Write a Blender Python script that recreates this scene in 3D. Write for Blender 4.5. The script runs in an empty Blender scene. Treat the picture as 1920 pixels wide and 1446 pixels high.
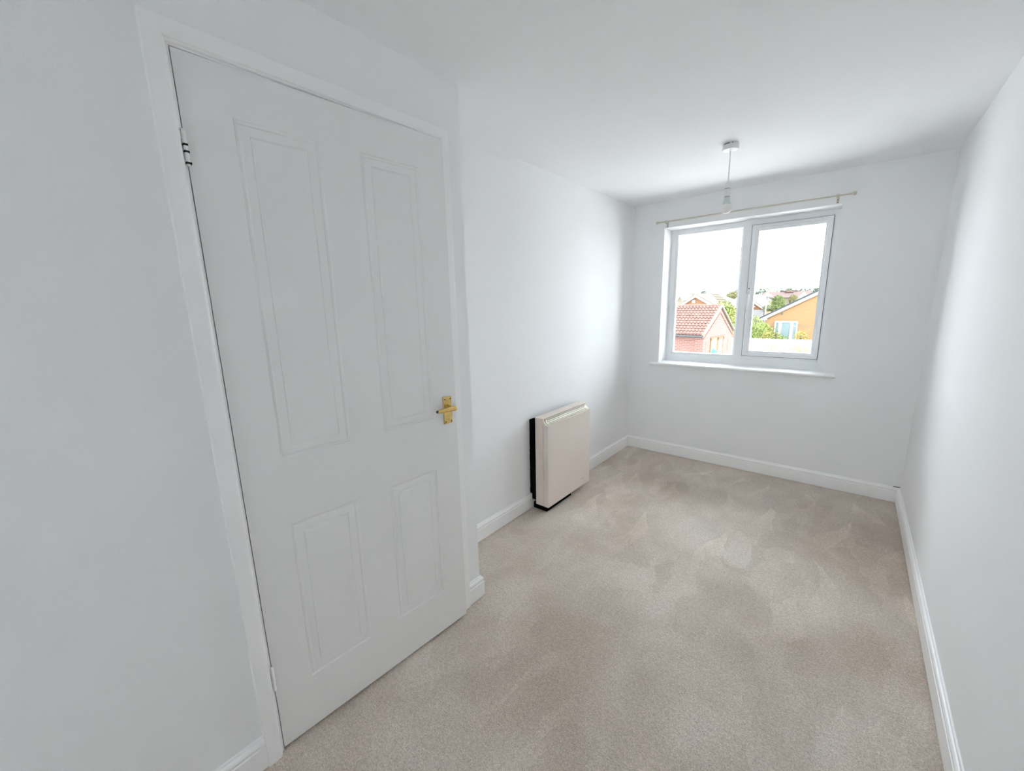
import bpy, math, random
from mathutils import Matrix, Vector

random.seed(7)
scene = bpy.context.scene
COL = scene.collection

# ------------------------------------------------------------------ camera, sky, sun, exposure
W, L, H = 1.965, 3.650, 2.227          # right wall x, far wall y, ceiling z (left wall x = 0, floor z = 0)
B, E = 0.3375, 1.2153                  # face and far end of the boxed-out wall that holds the door
BACK = -2.60                           # rear wall behind the camera

cam_data = bpy.data.cameras.new('camera')
cam_data.sensor_fit = 'HORIZONTAL'
cam_data.sensor_width = 36.0
cam_data.lens = 14.182
cam_data.clip_start = 0.02
cam_data.clip_end = 500
cam = bpy.data.objects.new('camera', cam_data)
COL.objects.link(cam)
cam.matrix_world = (Matrix.Translation((1.6002, 0.0, 1.3919))
                    @ Matrix.Rotation(math.radians(40.1895), 4, 'Z')
                    @ Matrix.Rotation(math.radians(78.7871), 4, 'X')
                    @ Matrix.Rotation(math.radians(-1.36598), 4, 'Z'))
scene.camera = cam

world = bpy.data.worlds.new('sky')
scene.world = world
world.use_nodes = True
bg = world.node_tree.nodes['Background']
bg.inputs['Color'].default_value = (0.86, 0.935, 1.0, 1)
bg.inputs['Strength'].default_value = 11.0

sun_data = bpy.data.lights.new('sun', 'SUN')
sun_data.energy = 10.0
sun_data.angle = math.radians(0.6)
sun_data.color = (1.0, 0.95, 0.86)
sun = bpy.data.objects.new('sun', sun_data)
COL.objects.link(sun)
sun.rotation_euler = Vector((-0.78, 0.20, -0.60)).to_track_quat('-Z', 'Y').to_euler()

vs = scene.view_settings
scene.display_settings.display_device = 'sRGB'
vs.view_transform = 'Standard'
vs.look = 'None'
vs.exposure = 0.15
vs.gamma = 1.0
vs.use_curve_mapping = False
cy = scene.cycles
cy.use_denoising = True
cy.adaptive_threshold = 0.012
cy.max_bounces = 12
cy.diffuse_bounces = 10
cy.transparent_max_bounces = 24
cy.sample_clamp_indirect = 8.0
cy.caustics_reflective = False
cy.caustics_refractive = False

# ------------------------------------------------------------------ materials
MATS = {}


def new_mat(name):
    m = bpy.data.materials.new(name)
    m.use_nodes = True
    MATS[name] = m
    nt = m.node_tree
    return m, nt, nt.nodes['Principled BSDF']


def rgba(c):
    return (c[0], c[1], c[2], 1.0)


def paint(name, col, rough=0.6, var=0.03, scale=3.0, bump=0.0, bump_scale=60.0, metallic=0.0, spec=0.5):
    """Painted / plain surface: a little procedural tonal wander plus optional fine relief."""
    m, nt, bs = new_mat(name)
    N, Lk = nt.nodes, nt.links
    tc = N.new('ShaderNodeTexCoord')
    nz = N.new('ShaderNodeTexNoise')
    nz.inputs['Scale'].default_value = scale
    nz.inputs['Detail'].default_value = 4
    Lk.new(tc.outputs['Object'], nz.inputs['Vector'])
    rp = N.new('ShaderNodeValToRGB')
    rp.color_ramp.elements[0].position = 0.3
    rp.color_ramp.elements[1].position = 0.7
    rp.color_ramp.elements[0].color = rgba([c * (1 - var) for c in col])
    rp.color_ramp.elements[1].color = rgba([min(1, c * (1 + var)) for c in col])
    Lk.new(nz.outputs['Fac'], rp.inputs['Fac'])
    Lk.new(rp.outputs['Color'], bs.inputs['Base Color'])
    bs.inputs['Roughness'].default_value = rough
    bs.inputs['Metallic'].default_value = metallic
    bs.inputs['Specular IOR Level'].default_value = spec
    if bump:
        n2 = N.new('ShaderNodeTexNoise')
        n2.inputs['Scale'].default_value = bump_scale
        n2.inputs['Detail'].default_value = 3
        Lk.new(tc.outputs['Object'], n2.inputs['Vector'])
        bp = N.new('ShaderNodeBump')
        bp.inputs['Strength'].default_value = bump
        bp.inputs['Distance'].default_value = 0.002
        Lk.new(n2.outputs['Fac'], bp.inputs['Height'])
        Lk.new(bp.outputs['Normal'], bs.inputs['Normal'])
    return m


def glass(name):
    m = bpy.data.materials.new(name)
    m.use_nodes = True
    nt = m.node_tree
    nt.nodes.clear()
    out = nt.nodes.new('ShaderNodeOutputMaterial')
    mix = nt.nodes.new('ShaderNodeMixShader')
    tr = nt.nodes.new('ShaderNodeBsdfTransparent')
    tr.inputs['Color'].default_value = (0.98, 0.985, 0.985, 1)
    gl = nt.nodes.new('ShaderNodeBsdfGlossy')
    gl.inputs['Roughness'].default_value = 0.02
    fr = nt.nodes.new('ShaderNodeFresnel')
    fr.inputs['IOR'].default_value = 1.22
    nt.links.new(fr.outputs[0], mix.inputs[0])
    nt.links.new(tr.outputs[0], mix.inputs[1])
    nt.links.new(gl.outputs[0], mix.inputs[2])
    nt.links.new(mix.outputs[0], out.inputs[0])
    MATS[name] = m
    return m


def brick_mat(name, c1, c2, mortar, scale=1.0):
    m, nt, bs = new_mat(name)
    N, Lk = nt.nodes, nt.links
    tc = N.new('ShaderNodeTexCoord')
    sep = N.new('ShaderNodeSeparateXYZ')
    Lk.new(tc.outputs['Object'], sep.inputs[0])
    add = N.new('ShaderNodeMath')
    add.operation = 'ADD'
    Lk.new(sep.outputs['X'], add.inputs[0])
    Lk.new(sep.outputs['Y'], add.inputs[1])
    cmb = N.new('ShaderNodeCombineXYZ')
    Lk.new(add.outputs[0], cmb.inputs['X'])
    Lk.new(sep.outputs['Z'], cmb.inputs['Y'])
    bt = N.new('ShaderNodeTexBrick')
    bt.inputs['Color1'].default_value = rgba(c1)
    bt.inputs['Color2'].default_value = rgba(c2)
    bt.inputs['Mortar'].default_value = rgba(mortar)
    bt.inputs['Scale'].default_value = scale
    bt.inputs['Mortar Size'].default_value = 0.011
    bt.inputs['Brick Width'].default_value = 0.225
    bt.inputs['Row Height'].default_value = 0.075
    Lk.new(cmb.outputs[0], bt.inputs['Vector'])
    Lk.new(bt.outputs['Color'], bs.inputs['Base Color'])
    bs.inputs['Roughness'].default_value = 0.9
    bp = N.new('ShaderNodeBump')
    bp.inputs['Strength'].default_value = 0.5
    bp.inputs['Distance'].default_value = 0.006
    bp.invert = True
    Lk.new(bt.outputs['Fac'], bp.inputs['Height'])
    Lk.new(bp.outputs['Normal'], bs.inputs['Normal'])
    return m


def carpet_mat(name):
    m, nt, bs = new_mat(name)
    N, Lk = nt.nodes, nt.links
    tc = N.new('ShaderNodeTexCoord')

    def noise(scale, detail, vec, rough=0.55, dist=0.0):
        n = N.new('ShaderNodeTexNoise')
        n.inputs['Scale'].default_value = scale
        n.inputs['Detail'].default_value = detail
        n.inputs['Roughness'].default_value = rough
        n.inputs['Distortion'].default_value = dist
        Lk.new(vec, n.inputs['Vector'])
        return n

    def mapping(sc, rot=0.0):
        mp = N.new('ShaderNodeMapping')
        mp.inputs['Scale'].default_value = sc
        mp.inputs['Rotation'].default_value = (0, 0, rot)
        Lk.new(tc.outputs['Object'], mp.inputs['Vector'])
        return mp.outputs[0]

    def ramp(fac, a, b, ca, cb):
        r = N.new('ShaderNodeValToRGB')
        r.color_ramp.elements[0].position = a
        r.color_ramp.elements[1].position = b
        r.color_ramp.elements[0].color = rgba(ca)
        r.color_ramp.elements[1].color = rgba(cb)
        Lk.new(fac, r.inputs['Fac'])
        return r.outputs['Color']

    def mul(a, b, f=1.0):
        x = N.new('ShaderNodeMixRGB')
        x.blend_type = 'MULTIPLY'
        x.inputs['Fac'].default_value = f
        Lk.new(a, x.inputs['Color1'])
        Lk.new(b, x.inputs['Color2'])
        return x.outputs['Color']

    # yarn colour: broad, soiled drift between a pinkish grey and a browner beige
    broad = noise(1.3, 6, mapping((1, 1, 1)), 0.62, 0.3)
    base = ramp(broad.outputs['Fac'], 0.34, 0.66, (0.670, 0.565, 0.475), (0.845, 0.765, 0.695))
    # brushed pile: soft drifts, and sharper-edged patches where a cleaner head turned the nap
    st = noise(2.6, 4, mapping((1.5, 0.9, 1), 0.15), 0.55, 0.5)
    stroke = ramp(st.outputs['Fac'], 0.38, 0.62, (0.945, 0.94, 0.93), (1.045, 1.045, 1.045))
    vz = N.new('ShaderNodeTexVoronoi')
    vz.inputs['Scale'].default_value = 7.5
    vz.inputs['Randomness'].default_value = 0.9
    wob = noise(7.0, 2, mapping((1, 1, 1)))
    wv = N.new('ShaderNodeVectorMath')
    wv.operation = 'MULTIPLY_ADD'
    wv.inputs[1].default_value = (0.16, 0.16, 0.0)
    Lk.new(wob.outputs['Color'], wv.inputs[0])
    Lk.new(mapping((1.35, 0.55, 1), 0.22), wv.inputs[2])
    Lk.new(wv.outputs[0], vz.inputs['Vector'])
    bwn = N.new('ShaderNodeRGBToBW')
    Lk.new(vz.outputs['Color'], bwn.inputs[0])
    patch = ramp(bwn.outputs[0], 0.25, 0.75, (0.925, 0.917, 0.905), (1.05, 1.05, 1.05))
    # the sharper patches fade in and out over the floor
    msk = noise(1.1, 2, mapping((1, 1, 1), 1.0))
    mr = ramp(msk.outputs['Fac'], 0.36, 0.56, (0, 0, 0), (1, 1, 1))
    pm_ = N.new('ShaderNodeMixRGB')
    pm_.inputs['Color1'].default_value = (1, 1, 1, 1)
    Lk.new(mr, pm_.inputs['Fac'])
    Lk.new(patch, pm_.inputs['Color2'])
    # tufts
    t1 = noise(210, 3, mapping((1, 1, 1)), 0.75)
    tuft = ramp(t1.outputs['Fac'], 0.34, 0.64, (0.68, 0.665, 0.65), (1.15, 1.155, 1.16))
    t2 = noise(75, 4, mapping((1, 1, 1)), 0.7)
    clump = ramp(t2.outputs['Fac'], 0.32, 0.68, (0.84, 0.835, 0.83), (1.10, 1.10, 1.10))
    # wedge-shaped strokes: the nap pushed the other way, each widening from a point towards the door end of the room
    sp = N.new('ShaderNodeSeparateXYZ')
    Lk.new(tc.outputs['Object'], sp.inputs[0])

    def math_(op, a, b=None):
        n = N.new('ShaderNodeMath')
        n.operation = op
        for k, v in enumerate((a, b)):
            if v is None:
                continue
            if isinstance(v, (int, float)):
                n.inputs[k].default_value = v
            else:
                Lk.new(v, n.inputs[k])
        return n.outputs[0]

    jit = noise(1.7, 1, mapping((1, 1, 1)))
    jx = math_('ADD', sp.outputs['X'], math_('MULTIPLY', jit.outputs['Fac'], 0.5))
    jy = math_('ADD', sp.outputs['Y'], math_('MULTIPLY', jit.outputs['Fac'], 0.35))
    total = None
    for freq, phase, y_tip, length, wid in ((4.3, 0.10, 3.62, 0.30, 0.30), (3.1, 0.55, 3.28, 0.42, 0.24), (2.3, 0.30, 2.72, 0.55, 0.20)):
        u = math_('ABSOLUTE', math_('SUBTRACT', math_('FRACT', math_('ADD', math_('MULTIPLY', jx, freq), phase)), 0.5))
        t = math_('DIVIDE', math_('SUBTRACT', y_tip, jy), length)
        inside = math_('MULTIPLY', math_('LESS_THAN', u, math_('MULTIPLY', t, wid)), math_('MULTIPLY', math_('GREATER_THAN', t, 0.0), math_('LESS_THAN', t, 1.0)))
        fade = math_('MULTIPLY', inside, math_('SUBTRACT', 1.15, t))
        total = fade if total is None else math_('ADD', total, fade)
    wr = ramp(total, 0.0, 1.0, (1, 1, 1), (1.15, 1.15, 1.15))
    c = mul(mul(mul(mul(mul(base, stroke), pm_.outputs['Color']), wr), tuft), clump)
    Lk.new(c, bs.inputs['Base Color'])
    bs.inputs['Roughness'].default_value = 1.0
    bs.inputs['Specular IOR Level'].default_value = 0.05
    bs.inputs['Sheen Weight'].default_value = 0.15
    ad = N.new('ShaderNodeMath')
    ad.operation = 'ADD'
    Lk.new(t1.outputs['Fac'], ad.inputs[0])
    Lk.new(t2.outputs['Fac'], ad.inputs[1])
    bp = N.new('ShaderNodeBump')
    bp.inputs['Strength'].default_value = 0.8
    bp.inputs['Distance'].default_value = 0.006
    Lk.new(ad.outputs[0], bp.inputs['Height'])
    Lk.new(bp.outputs['Normal'], bs.inputs['Normal'])
    return m


def leaf_mat(name, dark, light):
    m, nt, bs = new_mat(name)
    N, Lk = nt.nodes, nt.links
    tc = N.new('ShaderNodeTexCoord')
    nz = N.new('ShaderNodeTexNoise')
    nz.inputs['Scale'].default_value = 4.0
    nz.inputs['Detail'].default_value = 5
    Lk.new(tc.outputs['Object'], nz.inputs['Vector'])
    rp = N.new('ShaderNodeValToRGB')
    rp.color_ramp.elements[0].position = 0.35
    rp.color_ramp.elements[1].position = 0.65
    rp.color_ramp.elements[0].color = rgba(dark)
    rp.color_ramp.elements[1].color = rgba(light)
    Lk.new(nz.outputs['Fac'], rp.inputs['Fac'])
    Lk.new(rp.outputs['Color'], bs.inputs['Base Color'])
    bs.inputs['Roughness'].default_value = 0.8
    bs.inputs['Specular IOR Level'].default_value = 0.2
    return m


paint('wall_paint', (0.885, 0.89, 0.895), 0.85, 0.012, 2.0, 0.12, 220)
paint('ceiling_paint', (0.885, 0.892, 0.90), 0.9, 0.012, 2.0, 0.1, 160)
paint('gloss_white', (0.93, 0.93, 0.93), 0.32, 0.012, 4.0)
paint('door_white', (0.85, 0.85, 0.845), 0.42, 0.01, 4.0, 0.05, 300)
paint('upvc', (0.88, 0.895, 0.91), 0.28, 0.01, 4.0)
paint('vent_white', (0.86, 0.87, 0.88), 0.3, 0.01)
carpet_mat('carpet')
paint('brass', (0.70, 0.50, 0.19), 0.25, 0.16, 60.0, 0.1, 200, metallic=0.9)
paint('brass_dark', (0.05, 0.035, 0.015), 0.5, 0.1)
paint('chipped_dark', (0.02, 0.018, 0.016), 0.7, 0.1)
paint('heater_cream', (0.75, 0.665, 0.60), 0.45, 0.015, 5.0)
paint('heater_front', (0.72, 0.635, 0.58), 0.42, 0.02, 4.0)
paint('heater_black', (0.004, 0.004, 0.004), 1.0, 0.2, spec=0.0)  # black of the back; also paints shade in the wall gap and underneath
paint('grille_cream', (0.74, 0.70, 0.58), 0.4, 0.02)
paint('badge', (0.06, 0.05, 0.045), 0.5, 0.1)
paint('cable_tan', (0.32, 0.21, 0.13), 0.5, 0.05)
paint('pole_cream', (0.60, 0.57, 0.49), 0.4, 0.03)
paint('plastic_white', (0.78, 0.77, 0.77), 0.38, 0.01)
paint('bulb_collar', (0.62, 0.67, 0.66), 0.45, 0.01)
paint('bulb_globe', (0.88, 0.86, 0.85), 0.3, 0.01)
paint('dark_gap', (0.03, 0.03, 0.03), 0.8, 0.1)
glass('glass')
brick_mat('brick_red', (0.118, 0.045, 0.036), (0.098, 0.036, 0.028), (0.140, 0.098, 0.080))
brick_mat('brick_orange', (0.1366, 0.0683, 0.022), (0.1171, 0.0549, 0.0171), (0.144, 0.1037, 0.0537))
brick_mat('brick_deep_orange', (0.1318, 0.0512, 0.0159), (0.1122, 0.0403, 0.0122), (0.1318, 0.083, 0.0488))
paint('tile_terracotta', (0.086, 0.042, 0.032), 0.8, 0.22, 4.0)
paint('tile_tan', (0.060, 0.047, 0.029), 0.9, 0.1, 6.0)
paint('tile_pink', (0.0439, 0.0238, 0.0201), 0.9, 0.15, 3.0)
paint('tile_grey', (0.0415, 0.0366, 0.0354), 0.9, 0.12, 3.0)
paint('tile_slate', (0.0171, 0.0195, 0.0244), 0.9, 0.1, 3.0)
paint('gasket_grey', (0.16, 0.16, 0.17), 0.7, 0.05)
paint('verge_cream', (0.0976, 0.0854, 0.0586), 0.8, 0.06)
paint('render_white', (0.1708, 0.1708, 0.1684), 0.8, 0.03)
paint('gutter_grey', (0.0122, 0.011, 0.0122), 0.5, 0.1)
paint('timber_orange', (0.0854, 0.0329, 0.0098), 0.6, 0.12, 9.0)
paint('timber_cream', (0.1098, 0.0671, 0.022), 0.6, 0.06)
paint('curtain_white', (0.1342, 0.1403, 0.1342), 0.8, 0.05)
paint('pale_glass', (0.0854, 0.1159, 0.1196), 0.15, 0.06)
paint('fence_white', (0.1403, 0.1379, 0.1281), 0.8, 0.05, 6.0)
paint('teal', (0.0146, 0.0732, 0.0537), 0.5, 0.06)
paint('bark', (0.022, 0.0171, 0.0122), 0.9, 0.2)
paint('bounce_ground', (0.56, 0.55, 0.53), 0.95, 0.06, 2.0)  # unseen ground, made pale so it bounces daylight onto the ceiling
leaf_mat('leaf_lime', (0.060, 0.090, 0.018), (0.165, 0.195, 0.048))
leaf_mat('leaf_green', (0.0244, 0.0415, 0.011), (0.0976, 0.1244, 0.0317))
leaf_mat('leaf_dark', (0.022, 0.0366, 0.022), (0.061, 0.0805, 0.0439))
leaf_mat('leaf_gold', (0.110, 0.105, 0.022), (0.185, 0.165, 0.045))
leaf_mat('leaf_rust', (0.055, 0.055, 0.018), (0.125, 0.118, 0.042))

# ------------------------------------------------------------------ mesh helpers


class MB:
    """Collects faces and links them as one mesh object."""

    def __init__(self):
        self.v, self.f = [], []

    def add(self, vs, fs):
        o = len(self.v)
        self.v += [tuple(p) for p in vs]
        self.f += [tuple(i + o for i in f) for f in fs]
        return self

    def box(self, x0, x1, y0, y1, z0, z1):
        vs = [(x, y, z) for z in (z0, z1) for y in (y0, y1) for x in (x0, x1)]
        return self.add(vs, [(0, 2, 3, 1), (4, 5, 7, 6), (0, 1, 5, 4), (2, 6, 7, 3), (0, 4, 6, 2), (1, 3, 7, 5)])

    def prism(self, poly, axis, a, b):
        """poly: 2D outline (u, v); extruded along axis from a to b. x:(y,z) y:(x,z) z:(x,y)."""
        def mk(u, v, t):
            return {'x': (t, u, v), 'y': (u, t, v), 'z': (u, v, t)}[axis]
        n = len(poly)
        vs = [mk(u, v, a) for u, v in poly] + [mk(u, v, b) for u, v in poly]
        fs = [tuple(range(n))[::-1], tuple(range(n, 2 * n))]
        fs += [(i, (i + 1) % n, n + (i + 1) % n, n + i) for i in range(n)]
        return self.add(vs, fs)

    def loft(self, rings, cap=True):
        n = len(rings[0])
        vs = [p for r in rings for p in r]
        fs = []
        for k in range(len(rings) - 1):
            for i in range(n):
                j = (i + 1) % n
                fs.append((k * n + i, k * n + j, (k + 1) * n + j, (k + 1) * n + i))
        if cap:
            fs.append(tuple(range(n))[::-1])
            fs.append(tuple(range((len(rings) - 1) * n, len(rings) * n)))
        return self.add(vs, fs)

    def lathe(self, prof, c=(0, 0, 0), axis='z', seg=24):
        """prof: list of (radius, height)."""
        rings = []
        for r, h in prof:
            ring = []
            for i in range(seg):
                a = 2 * math.pi * i / seg
                u, v = max(r, 1e-5) * math.cos(a), max(r, 1e-5) * math.sin(a)
                p = {'z': (u, v, h), 'x': (h, u, v), 'y': (u, h, v)}[axis]
                ring.append((p[0] + c[0], p[1] + c[1], p[2] + c[2]))
            rings.append(ring)
        return self.loft(rings)

    def tube(self, pts, r, seg=10):
        rings = []
        pts = [Vector(p) for p in pts]
        for k, p in enumerate(pts):
            d = (pts[min(k + 1, len(pts) - 1)] - pts[max(k - 1, 0)]).normalized()
            up = Vector((0, 0, 1)) if abs(d.z) < 0.9 else Vector((1, 0, 0))
            a = d.cross(up).normalized()
            b = d.cross(a).normalized()
            rr = r[k] if isinstance(r, (list, tuple)) else r
            rings.append([p + rr * (math.cos(2 * math.pi * i / seg) * a + math.sin(2 * math.pi * i / seg) * b)
                          for i in range(seg)])
        return self.loft(rings)

    def build(self, name, mat, parent=None, smooth=False, bevel=0.0, loc=None, fix=True):
        me = bpy.data.meshes.new(name)
        me.from_pydata(self.v, [], self.f)
        me.validate()
        if fix:
            import bmesh
            bm = bmesh.new()
            bm.from_mesh(me)
            bmesh.ops.recalc_face_normals(bm, faces=bm.faces)
            bm.to_mesh(me)
            bm.free()
        me.materials.append(MATS[mat])
        if smooth:
            for pl in me.polygons:
                pl.use_smooth = True
        o = bpy.data.objects.new(name, me)
        COL.objects.link(o)
        if parent:
            o.parent = parent
        if loc:
            o.location = loc
        if bevel:
            md = o.modifiers.new('soft_edge', 'BEVEL')
            md.width = bevel
            md.segments = 2
            md.limit_method = 'ANGLE'
            md.angle_limit = math.radians(40)
        if smooth:
            md = o.modifiers.new('smooth_by_angle', 'EDGE_SPLIT')
            md.split_angle = math.radians(38)
        md = o.modifiers.new('weighted', 'WEIGHTED_NORMAL')
        md.keep_sharp = True
        return o


def empty(name, loc=(0, 0, 0), rz=0.0):
    o = bpy.data.objects.new(name, None)
    o.empty_display_size = 0.1
    COL.objects.link(o)
    o.location = loc
    o.rotation_euler = (0, 0, rz)
    return o


def struct(o, label=None):
    o['kind'] = 'structure'
    if label:
        o['label'] = label
    return o


def tag(o, label, cat, group=None, kind=None):
    o['label'] = label
    o['category'] = cat
    if group:
        o['group'] = group
    if kind:
        o['kind'] = kind
    return o


def box_obj(name, mat, parent, *b, bevel=0.0):
    return MB().box(*b).build(name, mat, parent, bevel=bevel)


def wall_hole_y(mb, x0, x1, y0, y1, z0, z1, hx0, hx1, hz0, hz1):
    """Solid wall lying in an xz plane with a rectangular opening."""
    xs, zs = [x0, hx0, hx1, x1], [z0, hz0, hz1, z1]
    for i in range(3):
        for k in range(3):
            if i == 1 and k == 1:
                continue
            if xs[i + 1] - xs[i] > 1e-6 and zs[k + 1] - zs[k] > 1e-6:
                mb.box(xs[i], xs[i + 1], y0, y1, zs[k], zs[k + 1])
    return mb


# ------------------------------------------------------------------ room shell
T = 0.24
WX0, WX1, WZ0, WZ1 = 0.272, 1.455, 0.855, 2.011        # far window opening
struct(MB().box(-T, W + T, BACK - T, L + 0.30, -0.22, 0).build('floor', 'carpet'), 'beige pile carpet with brushed marks covering the whole floor')
struct(MB().box(-T, W + T, BACK - T, L + 0.30, H, H + 0.2).build('ceiling', 'ceiling_paint'), 'plain white painted ceiling')
struct(MB().box(-T, 0, BACK - T, L + 0.30, 0, H).build('wall_left', 'wall_paint'), 'white wall behind the storage heater')
struct(MB().box(W, W + T, BACK - T, L + 0.30, 0, H).build('wall_right', 'wall_paint'), 'bare white wall opposite the door')
struct(wall_hole_y(MB(), 0, W, L, L + 0.30, 0, H, WX0, WX1, WZ0, WZ1).build('wall_far', 'wall_paint'), 'white wall with the double window')
B2 = (1.25, 1.89, 0.86, 2.00)                           # opening of the added rear window that lets in fill daylight
struct(wall_hole_y(MB(), 0, W, BACK - T, BACK, 0, H, *B2).build('wall_back', 'wall_paint'), 'white wall with the small window added for fill daylight')

# boxed-out wall with the doorway
DY0, DY1, DZ1 = 0.290, 1.107, 2.008                     # rough opening
md = MB()
md.box(B - 0.11, B, BACK, DY0, 0, H)
md.box(B - 0.11, B, DY1, E, 0, H)
md.box(B - 0.11, B, DY0, DY1, DZ1, H)
md.box(0, B - 0.11, E - 0.10, E, 0, H)
struct(md.build('wall_door', 'wall_paint'), 'white boxed-out wall around the panelled door')

# skirting boards
SK = [(0, 0), (0.008, 0), (0.008, 0.0035), (0.0155, 0.0040), (0.016, 0.0050), (0.016, 0.076), (0.0152, 0.0785), (0.0128, 0.080), (0.0118, 0.0815), (0.0118, 0.084),
      (0.0140, 0.0852), (0.0155, 0.0880), (0.0158, 0.0915), (0.0150, 0.0955), (0.0128, 0.0995), (0.0100, 0.1020),
      (0.0066, 0.1035), (0.0060, 0.1060), (0.0052, 0.1085), (0.0036, 0.1100), (0, 0.1105)]


def skirting(name, p, q, n, m0, m1, label, parent=None):
    """Board along the wall line p->q (xy), outward normal n; m = +1 outside mitre, -1 inside mitre, 0 square."""
    p, q, n = Vector((*p, 0)), Vector((*q, 0)), Vector((*n, 0))
    d = (q - p).normalized()
    r0 = [p + n * a - d * (a * m0) + Vector((0, 0, z)) for a, z in SK]
    r1 = [q + n * a + d * (a * m1) + Vector((0, 0, z)) for a, z in SK]
    o = MB().loft([r0, r1]).build(name, 'gloss_white', parent, smooth=True)
    return struct(o, label) if not parent else o


skirting('baseboard_far', (0, L), (W, L), (0, -1), -1, -1, 'white moulded skirting board under the window')
skirting('baseboard_right', (W, L), (W, BACK), (-1, 0), -1, -1, 'white moulded skirting board along the bare wall')
skirting('baseboard_left', (0, E), (0, L), (1, 0), -1, -1, 'white moulded skirting board behind the heater')
bd_ = skirting('baseboard_corner', (B, 1.1345), (B, E), (1, 0), 0, 1, 'short white skirting stub wrapping the wall corner beside the door')
skirting('return_board', (B, E), (0, E), (0, 1), 1, -1, None, bd_)
skirting('baseboard_door', (B, BACK), (B, 0.262), (1, 0), -1, 0, 'white moulded skirting board ending at the door frame')
skirting('baseboard_back', (W, BACK), (B, BACK), (0, 1), -1, -1, 'white skirting board under the added rear window')
box_obj('caulk_gap', 'dark_gap', bpy.data.objects['baseboard_far'], W - 0.036, W - 0.0008, L - 0.0062, L - 0.0005, 0.1095, 0.1125)

# ------------------------------------------------------------------ door, lining and casing
trim = struct(empty('trim_1', (B, 0.70, 0)), 'white painted architrave around the panelled door')


def tpart(mb, name, mat, smooth=False, bevel=0.0):
    o = mb.build(name, mat, trim, smooth=smooth, bevel=bevel)
    o.location = (-B, -0.70, 0)
    return o


CA = [(0, 0), (0, 0.0165), (0.003, 0.018), (0.030, 0.0172), (0.036, 0.0165), (0.0385, 0.0145), (0.0395, 0.0115),
      (0.0412, 0.0105), (0.043, 0.0085), (0.0435, 0.006), (0.0435, 0)]       # across (outer->inner), proud of wall
yl, yr, zt = 0.262, 1.1350, 2.0410


def casing(name, kind):
    a, b = [], []
    for u, d in CA:
        if kind == 'l':
            a.append((B + d, yl + u, 0.0)); b.append((B + d, yl + u, zt - u))
        elif kind == 'r':
            a.append((B + d, yr - u, 0.0)); b.append((B + d, yr - u, zt - u))
        else:
            a.append((B + d, yl + u, zt - u)); b.append((B + d, yr - u, zt - u))
    tpart(MB().loft([a, b]), name, 'gloss_white', smooth=True)


casing('casing_leg', 'l')
casing('casing_leg', 'r')
casing('casing_head', 'h')
tpart(MB().box(B - 0.11, B + 0.0005, DY0, 0.3121, 0, 1.9925), 'door_lining', 'gloss_white', bevel=0.001)
tpart(MB().box(B - 0.11, B + 0.0005, 1.0865, DY1, 0, 1.9925), 'door_lining', 'gloss_white', bevel=0.001)
tpart(MB().box(B - 0.11, B + 0.0005, DY0, DY1, 1.9925, DZ1), 'door_lining', 'gloss_white', bevel=0.001)
tpart(MB().box(B - 0.055, B - 0.040, 0.3121, 0.3225, 0, 1.9925).box(B - 0.055, B - 0.040, 1.0745, 1.0865, 0, 1.9925)
      .box(B - 0.055, B - 0.040, 0.3225, 1.0745, 1.981, 1.9925), 'door_stop', 'gloss_white')

# door leaf, hung at its near edge and standing about three degrees ajar. Local: x out of face, y along the leaf
door = struct(empty('door_1', (0.3387, 0.3139, 0.0), -math.radians(3.087)), 'white four-panel door standing slightly ajar with a brass lever')
DW, D0, D1 = 0.770, 0.011, 1.989
cols, rows = [(0.106, 0.3205), (0.4425, 0.656)], [(0.199, 0.7505), (0.9605, 1.8735)]
ys = [0, cols[0][0], cols[0][1], cols[1][0], cols[1][1], DW]
zs = [D0, rows[0][0], rows[0][1], rows[1][0], rows[1][1], D1]
leaf = MB()
for i in range(5):
    for k in range(5):
        if i in (1, 3) and k in (1, 3):
            leaf.box(-0.035, -0.010, ys[i], ys[i + 1], zs[k], zs[k + 1])
        else:
            leaf.box(-0.035, 0.0, ys[i], ys[i + 1], zs[k], zs[k + 1])
leaf.build('door_leaf', 'door_white', door)
PR = [(0.0, 0.0), (0.0012, -0.0006), (0.0034, -0.0036), (0.0062, -0.0046), (0.0095, -0.0043), (0.0120, -0.0018),
      (0.0140, -0.0012), (0.0345, -0.0009), (0.0362, -0.0026), (0.0382, -0.0024), (0.0396, -0.0003), (0.042, 0.0)]
for (a, b) in cols:
    for (c, d) in rows:
        rings = [[(h, a + o, c + o), (h, b - o, c + o), (h, b - o, d - o), (h, a + o, d - o)] for o, h in PR]
        pm = MB().loft(rings, cap=False)
        n = len(pm.v)
        pm.f.append((n - 4, n - 3, n - 2, n - 1))
        pm.build('panel', 'door_white', door)

# lever handle on its backplate
plate = empty('lever_handle', (0, 0, 0))
plate.parent = door
plate['label'] = 'worn brass lever handle on a rectangular backplate'
pc = 0.7245
py0, py1, pz0, pz1 = pc - 0.0205, pc + 0.0205, 0.9285, 1.0395
bp_ = MB()
r0 = [(0, py0, pz0), (0, py1, pz0), (0, py1, pz1), (0, py0, pz1)]


def inset(d, x):
    return [(x, py0 + d, pz0 + d), (x, py1 - d, pz0 + d), (x, py1 - d, pz1 - d), (x, py0 + d, pz1 - d)]


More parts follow.
